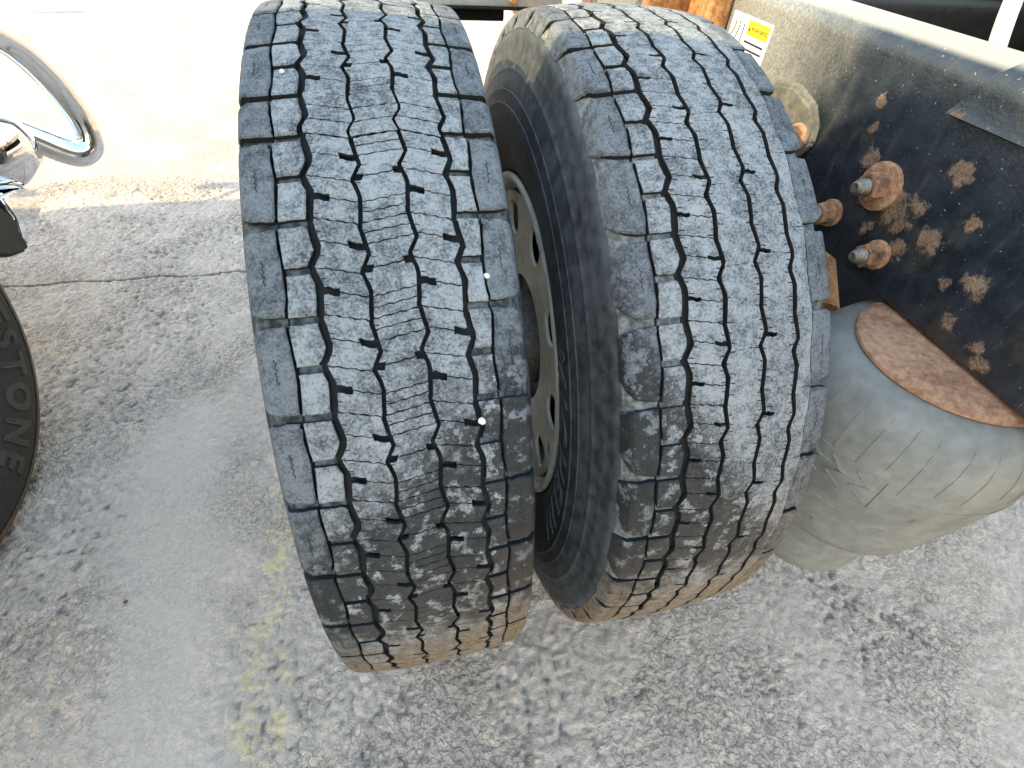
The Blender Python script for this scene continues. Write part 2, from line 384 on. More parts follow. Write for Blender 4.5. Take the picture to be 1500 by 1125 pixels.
def grid_block(xl, xr, st, sb, us, nv, depth, ch=.0007, jit=.00025, h0=None):
    """one rubber block: chamfered top, side walls. xl,xr(s) lateral limits, st,sb(u) ends"""
    nu = len(us); v = []; f = []
    vs = [0, .06]+[(k+.5)/nv for k in range(nv)]+[.94, 1] if nv > 2 else [k/nv for k in range(nv+1)]
    nV = len(vs); J = {}
    def pt(i, j, c, h):
        u, t = us[i], vs[j]
        a, b = st(u)+c, sb(u)-c; s = a+(b-a)*t
        l, r_ = xl(s)+c, xr(s)-c
        if r_ < l: l = r_ = (l+r_)/2
        x = l+(r_-l)*u
        k = (i, j)
        if k not in J: J[k] = (random.gauss(0, jit), random.gauss(0, jit))
        if i in (0, nu-1) or j in (0, nV-1): x += J[k][0]; s += J[k][1]
        if h0 is not None: h = h+(h0(u) if callable(h0) else h0)
        return P3(x, s, h)
    for j in range(nV):
        for i in range(nu): v.append(pt(i, j, ch, 0))
    for j in range(nV-1):
        for i in range(nu-1): a = j*nu+i; f.append((a, a+1, a+nu+1, a+nu))
    ring = [(i, 0) for i in range(nu)]+[(nu-1, j) for j in range(1, nV)]+[(i, nV-1) for i in range(nu-2, -1, -1)]+[(0, j) for j in range(nV-2, 0, -1)]
    o1 = len(v)
    for (i, j) in ring: v.append(pt(i, j, 0, -ch))
    o2 = len(v)
    for (i, j) in ring: v.append(pt(i, j, -.0002, -depth(us[i]) if callable(depth) else -depth))
    m = len(ring)
    for k in range(m):
        k2 = (k+1) % m; a, b = ring[k], ring[k2]
        f.append((a[1]*nu+a[0], b[1]*nu+b[0], o1+k2, o1+k)); f.append(W((o1+k, o1+k2, o2+k2, o2+k)))
    return v, f
def ribbon(path, wd, h=.0002):
    # narrow dark cut line: path of (lateral, s) points
    v, f = [], []
    for i, (a, b) in enumerate(path):
        p0 = path[max(i-1, 0)]; p1 = path[min(i+1, len(path)-1)]
        dx, ds = p1[0]-p0[0], p1[1]-p0[1]; l = math.hypot(dx, ds) or 1
        nx_, ns = -ds/l*wd/2, dx/l*wd/2
        v += [P3(a+nx_, b+ns, h), P3(a-nx_, b-ns, h)]
    for i in range(len(path)-1): f.append((2*i, 2*i+1, 2*i+3, 2*i+2))
    return v, f
def mmerge(parts):
    # parts: (v, f, slot)
    V, F, I = [], [], []
    for v, f, k in parts:
        o = len(V); V += v; F += [tuple(i+o for i in a) for a in f]; I += [2 if k == 0 and isinstance(a, W) else k for a in f]
    return V, F, I
def merge(parts):
    V, F = [], []
    for v, f in parts:
        o = len(V); V += v; F += [(W if isinstance(a, W) else tuple)(i+o for i in a) for a in f]
    return V, F
US = [0, .1, .22, .34, .46, .58, .7, .82, .92, 1]
def wavy(s0, slope, amp, ph, notch=None, up=True):
    """end line across a row; notch=(u0,u1,size) widens the cut"""
    def fn(u):
        s = s0+slope*(u-.5)+amp*math.sin(u*2*PI*3.2+ph)
        return s
    return fn
def strip_row(zl, zr, cuts, gl, gr, depth, worn=False, ticks=False):
    """cuts: list of (s_frac, slope, gap, notch) ; notch None|'L'|'R'|'B'. Pieces between successive cuts over one pitch."""
    parts = []; n = len(cuts)
    for k in range(n):
        c0 = cuts[k]; c1 = cuts[(k+1) % n]; s1 = c1[0]+(1 if k == n-1 else 0)
        def mk(c, sf, sign):
            base = wavy(sf*PITCH, c[1], .0006 if c[2] < .003 else .0, 1.3*sf*9)
            g = c[2]/2; nt = c[3]
            def fn(u):
                e = g
                if nt in ('L', 'B') and u < (.36 if nt == 'L' else .16): e = .0032 if not worn else .0020
                if nt in ('R', 'B') and u > (.64 if nt == 'R' else .84): e = .0032 if not worn else .0020
                return base(u)+sign*e
            return fn
        us = sorted(set(US+[.159, .161, .359, .361, .639, .641, .839, .841]))
        if not (c0[3] or c1[3]): us = US
        parts.append(grid_block(lambda s: zl(s)+gl, lambda s: zr(s)-gr, mk(c0, c0[0], 1), mk(c1, s1, -1), us, 3 if not (worn and n == 1) else 14, depth, .0005 if not (worn and n == 1) else .0003, .00015))
    v, f = merge(parts); out = [(v, f, 0)]
    if worn and ticks:
        for q in range(8):
            sq_ = (q+.5+random.uniform(-.2, .2))/8*PITCH
            if random.random() < .85: out.append((*ribbon([(zl(sq_)+gl, sq_), (zl(sq_)+gl+random.uniform(.003, .006), sq_+.0006), ], .0011), 2))
            sq_ += random.uniform(-.002, .002)
            if random.random() < .85: out.append((*ribbon([(zr(sq_)-gr, sq_), (zr(sq_)-gr-random.uniform(.003, .006), sq_-.0004), ], .0011), 2))
    else:
        for q in range(4):
            sq_ = (q+.5+random.uniform(-.15, .15))/4*PITCH
            out.append((*ribbon([(zl(sq_)+gl, sq_), (zl(sq_)+gl+.004, sq_+.0008)], .0008), 2))
    return mmerge(out)
def shoulder(sgn, worn, frac=1.0):
    g = .0013
    def edge_in(s): return sgn*(.083+g+.0012*math.sin(s/PITCH*2*PI+1))
    oend = WEND
    L = PITCH*frac
    k_ = 1.25 if worn else 1.0
    r1, r2 = random.uniform(.85, 1.15), random.uniform(.85, 1.15)
    def flare_t(u): return (.0036 if worn else .0034)+.0050*k_*r1*max(0, (u-.15)/.85)**1.6
    def flare_b(u): return (.0042 if worn else .0038)+.0150*k_*r2*max(0, (u-.10)/.90)**2.0
    us = [0, .12, .25, .36, .46, .54, .62, .70, .80, .90, 1.0]
    dep = lambda uu: .0088*(1-.80*max(0, (uu-.55)/.45))
    ch = .0019 if worn else .0014
    parts = []
    if sgn > 0: m = lambda u: u; U = us; xa, xb = edge_in, (lambda s: oend)
    else: m = lambda u: 1-u; U = [1-u for u in us[::-1]]; xa, xb = (lambda s: -oend), edge_in
    parts.append((*grid_block(xa, xb, lambda u: flare_t(m(u)), lambda u: L-flare_b(m(u)), U, 7, lambda u: dep(m(u)), ch, .0004), 0))
    parts.append((*grid_block(xa, xb, lambda u: -flare_b(m(u))-.003, lambda u: flare_t(m(u))+.003, U, 1, lambda u: dep(m(u)), .0002, .0, h0=lambda u: -.80*dep(m(u))), 1))
    if frac > .9:     # wavy blind sipe in the middle of the lug
        xm = .0975 if not worn else .096
        parts.append((*ribbon([(sgn*(xm+.0011*math.sin(q*2.1)), L*(.36+.022*q)) for q in range(13)], .0009), 2))
    return mmerge(parts)
def inner(sgn, z, half, worn, frac=.5, full=False):
    g = .0013
    e = lambda s: sgn*(.083-g+.0012*math.sin(s/PITCH*2*PI+1))
    zz = lambda s: z(s)
    gz = .0033
    a = 0 if full else half*.5*PITCH; b = PITCH if full else (half*.5+frac)*PITCH
    lg = .0032
    us = [0, .2, .4, .6, .8, 1]
    n_ = 6 if not full else 12
    if sgn < 0: xa, xb = e, (lambda s: zz(s)-gz)
    else: xa, xb = (lambda s: zz(s)+gz*.8), e
    c_ = lg if not (full) else .00012
    parts = [(*grid_block(xa, xb, lambda u: a+c_, lambda u: b-c_, us, n_, .0075, .0011 if not full else .0003), 0)]
    if not full: parts.append((*grid_block(xa, xb, lambda u: a-lg-.0006, lambda u: a+lg+.0006, us, 1, .0075, .0002, 0, h0=-.0050), 1))
    return mmerge(parts)
def tread_set(worn):
    Z1 = zig(-.057, 0); Z2 = zig(-.017, .09, .95); Z3 = zig(.0235, -.07, .95); Z4 = zig(.062, .05, .85)
    sg = .0009; bg_ = .0024
    if not worn:
        A = [(.01, .0085, sg, None), (.26, .0085, sg, 'R'), (.53, .0085, sg, None), (.77, .0085, sg, 'L')]
        B = [(.01, -.0065, sg, None), (.12, -.0065, sg, None), (.24, -.0065, sg, None), (.50, -.0065, .0011, 'B'), (.785, -.0065, sg, None), (.90, -.0065, sg, None)]
        C_ = [(.007, .0076, sg, None), (.23, .0076, sg, 'R'), (.49, .0076, sg, None), (.735, .0076, sg, 'L')]
    else:
        A = [(.05, .006, sg, None), (.30, .006, sg, 'R'), (.55, .006, sg, None), (.80, .006, sg, 'L')]
        B = [(.42, -.003, .0002, None), ]
        C_ = [(.30, .005, .0002, 'L'), ]
    rows = []
    w_ = 'w' if worn else 'n'
    def variants(fn, n=3): return [fn() for _ in range(n)]
    rows.append(('shoulder_block', variants(lambda: shoulder(-1, worn)), 'should'))
    rows.append(('tread_block', variants(lambda: inner(-1, Z1, 0, worn)), 'tread'))
    rows.append(('tread_block', variants(lambda: inner(-1, Z1, 1, worn)), 'tread'))
    g2 = .0019 if not worn else .0024
    gA = (.0033, g2)
    rows.append(('siped_block', variants(lambda: strip_row(Z1, Z2, A, *gA, .0045, worn, True)), 'tread'))
    rows.append(('centre_block', variants(lambda: strip_row(Z2, Z3, B, g2, g2, .0065 if worn else .0045, worn, True)), 'tread'))
    rows.append(('siped_block', variants(lambda: strip_row(Z3, Z4, C_, g2, .0027, .0065 if worn else .0045, worn, True)), 'tread'))
    if worn: rows.append(('tread_block', variants(lambda: inner(1, Z4, 0, worn, full=True)), 'tread'))
    else:
        rows.append(('tread_block', variants(lambda: inner(1, Z4, 0, worn)), 'tread'))
        rows.append(('tread_block', variants(lambda: inner(1, Z4, 1, worn)), 'tread'))
    rows.append(('shoulder_block', variants(lambda: shoulder(1, worn)), 'should'))
    return rows, (Z1, Z2, Z3, Z4)
def carcass(worn):
    p = [(.0, rtop(0)-.0078), (.03, rtop(.03)-.0078), (.06, rtop(.06)-.0078), (.09, rtop(.09)-.0075), (.101, .4975), (.1065, .4940), (.1112, .4895), (.1146, .4858), (.1164, .4832),
         (.1178, .4810), (.1190, .4780), (.1196, .4735), (.1200, .4690), (.1206, .4640), (.1218, .4600), (.1228, .4560), (.1234, .4530), (.1236, .4500), (.1240, .4485), (.1252, .4445), (.1264, .4405), (.1278, .4393), (.1281, .4377), (.1278, .4360), (.1295, .4300), (.1325, .4180), (.1334, .4140), (.1345, .4132), (.1348, .4115), (.1346, .4100), (.1362, .4000), (.1367, .3965), (.1380, .3956), (.1383, .3938), (.1378, .3920),
         (.1382, .380), (.1370, .362), (.1345, .345), (.1305, .330), (.1255, .317), (.1200, .306), (.1180, .3045), (.1165, .3005), (.112, .294), (.106, .289), (.098, .286)]
    full = [(-x, r) for x, r in p[::-1]]+p[1:]
    me = from_bm('m', lathe(full, 160), angle=40); me.materials.append(M['carc']); me.materials.append(M['cut'])
    for p_ in me.polygons:
        if math.hypot(p_.center.y, p_.center.z) > .4935: p_.material_index = 1  # groove floor near black, shade painted into the recess
    return me
def smesh(nm, v, f, mi):
    me = mesh(nm, v, f); me.polygons.foreach_set('material_index', mi); return me
def build_tyre(truck, cx, theta0, worn, label, mt, ms, splice=None, back=None):
    ty = link('tyre', carcass(worn), M['carc'], truck); ty.location = (cx, 0, R0); ty['label'] = label
    rows, Z = tread_set(worn)
    dth = PITCH/R0
    meshes = []
    for (nm, vv, mk) in rows:
        meshes.append((nm, [smesh(nm, *q_) for q_ in vv], mt if mk == 'tread' else ms))
    for nm, ml, mm in meshes:
        for m_ in ml:
            for q_ in (mm, M['gdust'] if worn else M['gdark'], M['cut']): m_.materials.append(q_)
    front = []
    if splice is None:
        k = -6
        while theta0-dth*k > -.62: front.append(theta0-dth*k); k += 1
    else:
        ths, the = splice          # end of upper run, start of lower run (angles)
        k = 1
        while k <= 5: front.append(ths+dth*k); k += 1
        k = 0
        while the-dth*k > -.62: front.append(the-dth*k); k += 1
    for n_, th in enumerate(front):
        for nm, ml, mm in meshes:
            o = link(nm, ml[n_ % len(ml)], None, ty); o.rotation_euler = (-th, 0, 0)
    if splice is not None:       # short odd blocks at the mould joint
        ths, the = splice; ext = (ths-the)*R0
        sq = ext/(PITCH*.5)
        for nm, fn, mm in (('shoulder_block', lambda: shoulder(-1, worn, ext/PITCH), ms), ('shoulder_block', lambda: shoulder(1, worn, ext/PITCH), ms),
                           ('tread_block', lambda: inner(-1, Z[0], 0, worn, frac=ext/PITCH), mt), ('tread_block', lambda: inner(1, Z[3], 0, worn, frac=ext/PITCH), mt)):
            me = smesh(nm, *fn())
            for q_ in (mm, M['gdark'], M['cut']): me.materials.append(q_)
            o = link(nm, me, None, ty); o.rotation_euler = (-ths, 0, 0)
        e_ = ext/PITCH
        for (zl, zr, g1, g2, sl_) in ((Z[0], Z[1], .0022, .0013, .0085), (Z[1], Z[2], .0013, .0013, -.0065), (Z[2], Z[3], .0013, .0017, .0076)):
            ps = []
            cuts = [0, e_*.34, e_*.67, e_]
            for a, b in zip(cuts, cuts[1:]):
                ps.append(grid_block(lambda s: zl(s)+g1, lambda s: zr(s)-g2, wavy(a*PITCH+.0005, sl_, .0006, 1), wavy(b*PITCH-.0005, sl_, .0006, 2), US, 3, .0045, .0005, .00015))
            me = smesh('siped_block', *mmerge([(*merge(ps), 0)]))
            for q_ in (mt, M['gdark'], M['cut']): me.materials.append(q_)
            o = link('siped_block', me, None, ty); o.rotation_euler = (-ths, 0, 0)
    # rest of the circumference, never seen closely: joined
    t0 = min(front)-dth; t1 = max(front)-2*PI   # runs from t0 down to t1
    nb = round((t0-t1)/dth); sc = (t0-t1)/(nb*dth)
    V, F, mi = [], [], []
    for k in range(nb):
        th = t0-k*dth*sc; c, s = math.cos(-th), math.sin(-th)
        for (nm, vv, mk) in rows:
            v, f, im = vv[k % 3]; o_ = len(V)
            V += [(x, y*c-z*s, y*s+z*c) for x, y, z in v]; F += [tuple(i+o_ for i in a) for a in f]; mi += [(0 if mk == 'tread' else 1) if q_ == 0 else q_+1 for q_ in im]
    me = mesh('tread_remainder', V, F); 
    for q_ in (mt, ms, M['gdust'] if worn else M['gdark'], M['cut']): me.materials.append(q_)
    me.polygons.foreach_set('material_index', mi)
    o = link('tread_remainder', me, None, ty, kind='stuff')
    return ty
truck = thing('truck', (0, 0, 0), 'truck chassis with worn dual rear tyres, rusty black frame rail and grey air spring', 'truck')
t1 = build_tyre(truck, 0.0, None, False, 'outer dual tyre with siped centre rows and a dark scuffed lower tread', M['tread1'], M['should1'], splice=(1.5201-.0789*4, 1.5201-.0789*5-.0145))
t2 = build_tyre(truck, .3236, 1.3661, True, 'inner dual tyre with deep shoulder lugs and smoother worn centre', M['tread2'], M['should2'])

# raised lettering bent round a sidewall
def ring_text(txt, size, a_start, r_base, xface, sgn, ital=0.0, height=.0012, spread=1.0, outline=0, a_end=None, bold=0):
    """text read clockwise as seen from the face's own side; sgn=-1: face looks to -X"""
    cu = bpy.data.curves.new('t', 'FONT'); cu.body = txt; cu.size = size; cu.extrude = .0005; cu.shear = ital; cu.offset = bold
    if outline: cu.extrude = 0; cu.fill_mode = 'NONE'; cu.bevel_depth = outline; cu.bevel_resolution = 1
    cu.resolution_u = 3; cu.space_character = spread
    ob = bpy.data.objects.new('t', cu); COL.objects.link(ob)
    dg = bpy.context.evaluated_depsgraph_get(); me = bpy.data.meshes.new_from_object(ob.evaluated_get(dg))
    COL.objects.unlink(ob); bpy.data.objects.remove(ob)
    bm = bmesh.new(); bm.from_mesh(me)
    bmesh.ops.subdivide_edges(bm, edges=[e for e in bm.edges if e.calc_length() > .012], cuts=3)
    if a_end is not None: a_start = a_end+max(v.co.x for v in bm.verts)/(r_base+size*.35)
    for v in bm.verts:
        r = r_base+v.co.y; th = a_start-v.co.x/(r_base+size*.35)
        xx = xface(r)+sgn*((height if v.co.z > 0 else -.002) if not outline else v.co.z+height)
        # angle th measured from the -Y side upward when sgn=-1, from the +Y side upward when sgn=+1
        v.co = Vector((xx, sgn*r*math.cos(th), r*math.sin(th)))
    return from_bm('lettering', bm)
CP = [(.1240, .450), (.1290, .434), (.1320, .428), (.1345, .412), (.1362, .400), (.1382, .380), (.1370, .362), (.1345, .345), (.1305, .330), (.1255, .317)]
def sidex(r): return float(np.interp(r, [b for a, b in CP[::-1]], [a for a, b in CP[::-1]]))
o = link('raised_lettering', ring_text('MICHELIN', .062, math.radians(41), .340, lambda r: -sidex(r), -1, .3, .0004, 1.3, .0007), M['edge'], t2)  # outlines coloured paler, as if the raised edges caught light

# wheel disc seen between the tyres
def wheel_disc(cx, face):
    bm = lathe([(-.118, .296), (-.123, .293), (-.1235, .288), (-.119, .283), (-.102, .279), (-.100, .270), (-.060, .262), (.06, .262), (.100, .270), (.119, .283), (.1235, .290), (.118, .296), (.10, .287), (.0, .272), (-.10, .287)], 96, closed=True)
    return from_bm('m', bm, angle=40)
rim2 = link('wheel_rim', wheel_disc(0, 0), M['alu'], truck); rim2.location = (.3236, 0, R0)
rim1 = link('wheel_rim', rim2.data, None, truck); rim1.location = (0, 0, R0)
def disc_with_holes(x0, rim_r, nh=10, hole_r=.031, rc=.222):
    """domed wheel disc, its hand holes real openings: sectors built as polar grid with the hole carved by re-mapping"""
    bm = bmesh.new(); sec = 2*PI/nh
    def P(r, a, dx=0):
        d = .0 if r > .20 else (.20-r)*.10
        return Vector((x0+d+(-.004 if r > .245 else 0)+dx, -r*math.cos(a), r*math.sin(a)))
    m = 24
    for k in range(nh):
        ac = k*sec+.775
        # outer boundary of the sector cell (r .165-.262) sampled by angle around the hole centre, bridged to the hole
        ring_o, ring_h, ring_b = [], [], []
        hw = sec*rc/2; hr0 = rc-.165; hr1 = .266-rc
        phs = sorted([2*PI*(j+.31)/m for j in range(m)]+[math.atan2(hr1, hw) % (2*PI), math.atan2(hr1, -hw) % (2*PI), math.atan2(-hr0, -hw) % (2*PI), math.atan2(-hr0, hw) % (2*PI)])
        for ph in phs:
            dx, dy = math.cos(ph), math.sin(ph)
            sx = hw/abs(dx) if abs(dx) > 1e-6 else 9; sy = (hr1 if dy > 0 else hr0)/abs(dy) if abs(dy) > 1e-6 else 9
            q = min(sx, sy)
            ring_o.append(bm.verts.new(P(rc+dy*q, ac+dx*q/rc)))
            ring_h.append(bm.verts.new(P(rc+dy*hole_r, ac+dx*hole_r/rc)))
            ring_b.append(bm.verts.new(P(rc+dy*hole_r*.93, ac+dx*hole_r*.93/rc, .005)))
        for j in range(len(phs)):
            j2 = (j+1) % len(phs)
            bm.faces.new((ring_o[j], ring_o[j2], ring_h[j2], ring_h[j])); bm.faces.new((ring_h[j], ring_h[j2], ring_b[j2], ring_b[j]))
    n = 80
    rs = [.1651, .14, .12]
    rr = [[bm.verts.new(P(r, 2*PI*i/n)) for i in range(n)] for r in rs]
    for a, b in zip(rr, rr[1:]):
        for i in range(n): bm.faces.new((a[i], a[(i+1) % n], b[(i+1) % n], b[i]))
    bmesh.ops.remove_doubles(bm, verts=bm.verts, dist=.0004)
    me = from_bm('m', bm, angle=35); return me
o = link('wheel_disc', disc_with_holes(-.106, .27), M['alu'], rim2)
o = link('brake_drum', from_bm('m', lathe([(-.062, .0), (-.062, .247), (-.055, .252), (.10, .252), (.11, .225), (.12, .225), (.12, .0)], 64), angle=40), M['dark'], truck); o.location = (.3236, 0, R0)
o = link('hub', from_bm('m', lathe([(-.30, .0), (-.30, .075), (-.27, .085), (-.05, .09), (-.05, .14), (-.03, .14), (-.03, 0)], 40), angle=40), M['steel'], truck); o.location = (.29, 0, R0)
o = link('wheel_disc', disc_with_holes(.106, .27), M['alu'], rim1)
o = link('axle', from_bm('m', lathe([(.40, 0), (.40, .055), (.46, .065), (1.0, .068), (1.10, .12), (1.22, .17), (1.34, .12), (1.44, .068), (2.0, .06), (2.0, 0)], 40), angle=40), M['rust'], truck); o.location = (0, 0, R0)

# ------------------------------------------------------------------ frame rail (bent-up channel, rounded top edge)
XF = .63; ZB = .770; ZT = 1.032
def channel(xf, zb, zt, flange, th, y0, y1, sgn=1, rad=.024, ny=40):
    pr = []
    n = 8
    pr.append((flange, zt))
    for k in range(n+1):
        a = PI/2+PI/2*k/n; pr.append((rad+rad*math.cos(a), zt-rad+rad*math.sin(a)))
    rb = .010
    for k in range(5):
        a = PI+PI/2*k/4; pr.append((rb+rb*math.cos(a), zb+rb+rb*math.sin(a)))
    pr.append((flange, zb))
    inn = [(flange, zb+th), (th+.006, zb+th), (th, zb+th+.006), (th, zt-rad), (th+.006, zt-th-.006), (rad, zt-th), (flange, zt-th)]
    pr = pr+inn
    V, F = [], []; k = len(pr)
    ys = np.linspace(y0, y1, ny)
    for y in ys:
        for (x, z) in pr: V.append((xf+sgn*x, y, z))
    for i in range(ny-1):
        for j in range(k):
            j2 = (j+1) % k; F.append((i*k+j, i*k+j2, (i+1)*k+j2, (i+1)*k+j))
    F.append(tuple(range(k))); F.append(tuple(range((ny-1)*k, ny*k))[::-1])
    bm = bmesh.new(); bv = [bm.verts.new(a) for a in V]
    for a in F: bm.faces.new([bv[i] for i in a])
    return from_bm('m', bm, angle=35)
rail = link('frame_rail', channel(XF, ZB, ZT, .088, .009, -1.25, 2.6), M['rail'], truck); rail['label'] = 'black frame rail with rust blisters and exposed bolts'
rail_b = link('frame_rail', channel(1.55, ZB, ZT, .088, .009, -1.25, 2.6, -1), M['dark'], truck)
for y in (-.95, .42, 1.35): link('cross_member', boxme((.64, y-.05, .80), (1.54, y+.05, .99), .012), M['dark'], truck)
# wrap-over reinforcement at the rear of the rail
def sleeve(y0, y1, lip):
    pr = [(.080, ZT+.0075)]
    rad = .0315
    for k in range(9):
        a = PI/2+PI/2*k/8; pr.append((.024+rad*math.cos(a), ZT-.024+rad*math.sin(a)))
    pr += [(-.0075, .988), (-.0105, .982), (-.0030, .979), (-.002, .984), (-.0012, ZT-.024), (.012, ZT+.0008), (.080, ZT+.0015)]
    V, F = [], []; k = len(pr); ys = [y0+.0, y0-.006, (y0+y1)/2, y1]
    for i, y in enumerate(ys):
        for (x, z) in pr: V.append((XF+x, y-(max(0, z-.985)*.55), z))
    for i in range(len(ys)-1):
        for j in range(k): j2 = (j+1) % k; F.append((i*k+j, i*k+j2, (i+1)*k+j2, (i+1)*k+j))
    F.append(tuple(range(k))); F.append(tuple(range((len(ys)-1)*k, len(ys)*k))[::-1])
    bm = bmesh.new(); bv = [bm.verts.new(a) for a in V]
    for a in F: bm.faces.new([bv[i] for i in a])
    return from_bm('m', bm, angle=35)
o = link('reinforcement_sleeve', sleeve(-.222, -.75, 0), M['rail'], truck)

# bolts: washer, nut and threaded stud end standing off the rail's outer face
def hexprism(af, x0, x1):
    bm = bmesh.new(); r = af/math.sqrt(3)
    ring = lambda x, k: [bm.verts.new((x, k*r*math.cos(PI/3*i+.3), k*r*math.sin(PI/3*i+.3))) for i in range(6)]
    a, b, c = ring(x0, 1), ring(x1*.85+x0*.15, 1), ring(x1, .86)
    for p_, q_ in ((a, b), (b, c)):
        for i in range(6): bm.faces.new((p_[i], p_[(i+1) % 6], q_[(i+1) % 6], q_[i]))
    bm.faces.new(a); bm.faces.new(c[::-1]); return from_bm('m', bm)
def bolt(y, z, wr, af, nl, sl, sr, x=XF, head=False):
    st_ = []; k = 9
    L = nl+sl
    st_ = [(0, 0), (0, sr)]
    for i in range(k): t0 = -L*i/k; st_ += [(t0, sr), (t0-L/k*.5, sr*.86)]
    st_ += [(-L, sr*.8), (-L-.002, sr*.55), (-L-.0005, 0)]
    b = link('bolt', from_bm('m', lathe(st_, 20), angle=30), M['steel'], truck); b.location = (x, y, z)
    wz = link('washer', from_bm('m', lathe([(0, 0), (0, wr), (-.0045, wr), (-.0055, wr-.001), (-.0055, 0)], 36), angle=30), M['rustp'], b)
    link('nut', hexprism(af, -.0054, -.0054-nl), M['nutrust'], b)
    if wr > .03: link('washer', from_bm('m', lathe([(-.0052, 0), (-.0052, wr*.70), (-.008, wr*.70), (-.008, 0)], 32), angle=30), M['rust'], b)
    return b
bolt(-.192, .884, .030, .032, .019, .020, .0105)
bolt(-.143, .822, .019, .028, .020, .020, .0095)
bolt(-.243, .815, .019, .028, .020, .018, .0095)
bolt(.62, .90, .022, .027, .017, .02, .0105)
# bracket plate behind the first bolt
bm = bmesh.new()
op = [(.075, .99-.055), (.02, .945), (-.028, .932), (-.052, .910), (-.058, .885), (-.040, .858), (-.005, .842), (.075, .838)]
va = [bm.verts.new((XF-.0005, y, z)) for y, z in op]; vb = [bm.verts.new((XF-.014, y*.97, z*.9+.0885)) for y, z in op]
bm.faces.new(va); bm.faces.new(vb[::-1])
for i in range(len(op)): bm.faces.new((va[i], va[(i+1) % len(op)], vb[(i+1) % len(op)], vb[i]))
bmesh.ops.bevel(bm, geom=list(bm.edges), offset=.004, segments=2, affect='EDGES')
o = link('bracket_plate', from_bm('m', bm, angle=40), M['tan'], truck)
bolt(-.030, .886, .019, .026, .015, .010, .0100, x=XF-.0142)

# warning label on the rail
lab = link('warning_label', boxme((XF-.0012, .134, .868), (XF+.0003, .252, .992), 0), M['label'], truck); lab['label'] = 'white warning sticker with yellow heading'
link('label_heading', boxme((XF-.0018, .139, .968), (XF-.0010, .200, .988), 0), M['yellow'], lab)
def face_text(txt, size, y_left, z, x, parent):
    cu = bpy.data.curves.new('t', 'FONT'); cu.body = txt; cu.size = size; cu.resolution_u = 2; cu.offset = size*.012
    ob = bpy.data.objects.new('t', cu); COL.objects.link(ob)
    dg = bpy.context.evaluated_depsgraph_get(); me = bpy.data.meshes.new_from_object(ob.evaluated_get(dg)); COL.objects.unlink(ob); bpy.data.objects.remove(ob)
    for v in me.vertices: v.co = Vector((x, y_left-v.co.x, z+v.co.y))
    me.materials.clear(); return link('lettering', me, M['ink'], parent)
face_text('WARNING', .0098, .1880, .9745, XF-.0022, lab)
me = mesh('m', [(XF-.0022, .1965, .9735), (XF-.0022, .1895, .9735), (XF-.0022, .193, .981)], [(0, 1, 2)]); link('warning_triangle', me, M['ink'], lab)
for k in range(8):
    z = .9585-k*.0098
    link('text_line', boxme((XF-.0017, .142 + (.012 if k in (3, 7) else 0), z-.0015), (XF-.0010, .199, z+.0015), 0), M['ink'], lab)
for k, yy in enumerate((.240, .228, .214)):
    pts = smooth_path([(XF-.0015, yy-.002, .982), (XF-.0015, yy-.003, .972), (XF-.0015, yy+(.004 if k == 0 else -.002 if k == 2 else 0), .958), (XF-.0015, yy+(.006 if k == 0 else -.004 if k == 2 else 0), .938)], 5)
    link('pictogram_stroke', tube(pts, .0011, 6), M['ink'], lab)

# air spring under the rail
AX, AY = .662, -.385
bagp = [(.470, .0), (.470, .095), (.4725, .118), (.480, .130), (.492, .1335), (.52, .1385), (.565, .1450), (.612, .1510), (.640, .1535), (.6405, .1547), (.6425, .1547), (.643, .1537), (.68, .1545), (.705, .1525), (.725, .1460), (.741, .1350), (.750, .1220), (.754, .1110), (.754, 0)]
bag = link('air_spring', from_bm('m', lathe(bagp, 96, 'Z'), angle=50), M['bag'], truck); bag.location = (AX, AY, 0); bag['label'] = 'grey rubber air spring bellows under the frame rail'
link('bead_plate', from_bm('m', lathe([(.7542, 0), (.7542, .1085), (.7570, .1115), (.7610, .1110), (.7655, .105), (.7675, .088), (.7685, .07), (.7685, 0)], 80, 'Z'), angle=40), M['rustp'], bag)
link('piston', from_bm('m', lathe([(.345, 0), (.345, .094), (.352, .100), (.38, .103), (.44, .104), (.4695, .10), (.4695, 0)], 64, 'Z'), angle=40), M['bag'], bag)
def bag_r(z): return float(np.interp(z, [a for a, b in bagp], [b for a, b in bagp]))
def on_bag(a, z, h=.0006): r = bag_r(z)+h; return (r*math.cos(a), r*math.sin(a), z)
def bag_line(a0, z0, a1, z1, r=.0011, n=14):
    return tube([on_bag(a0+(a1-a0)*k/n, z0+(z1-z0)*k/n) for k in range(n+1)], r, 6)
A0 = math.radians(193); A1 = math.radians(222)
for (a0, z0, a1, z1, r_) in ((A0-.3, .662, A1, .662, .0012), (A1, .662, A1+.03, .605, .0010), (A0-.3, .606, A1+.03, .605, .0012)):
    link('moulded_line', bag_line(a0, z0, a1, z1, r_), M['bag'], bag)
for k in range(3):
    a = A0-.12+k*.21
    for (da, z0, db, z1) in ((.00, .655, .16, .640), (.16, .640, .02, .628), (.02, .628, .19, .613), (.05, .648, .13, .640)):
        link('moulded_stroke', bag_line(a+da, z0, a+db, z1, .0014, 6), M['bag'], bag)
link('moulded_line', from_bm('m', lathe([(.571, .1455), (.572, .1468), (.5735, .1468), (.5745, .1459)], 96, 'Z'), angle=40), M['bag'], bag)
for k in range(15):
    a = math.radians(150+k*11.0)
    link('moulded_rib', bag_line(a+random.uniform(-.03, .03), .748, a+random.uniform(-.02, .05), random.uniform(.65, .69), .0004, 6), M['bag'], bag)
o = link('spring_seat', boxme((.625, -.40, .300), (.715, .05, .3445), .012), M['rust'], truck)
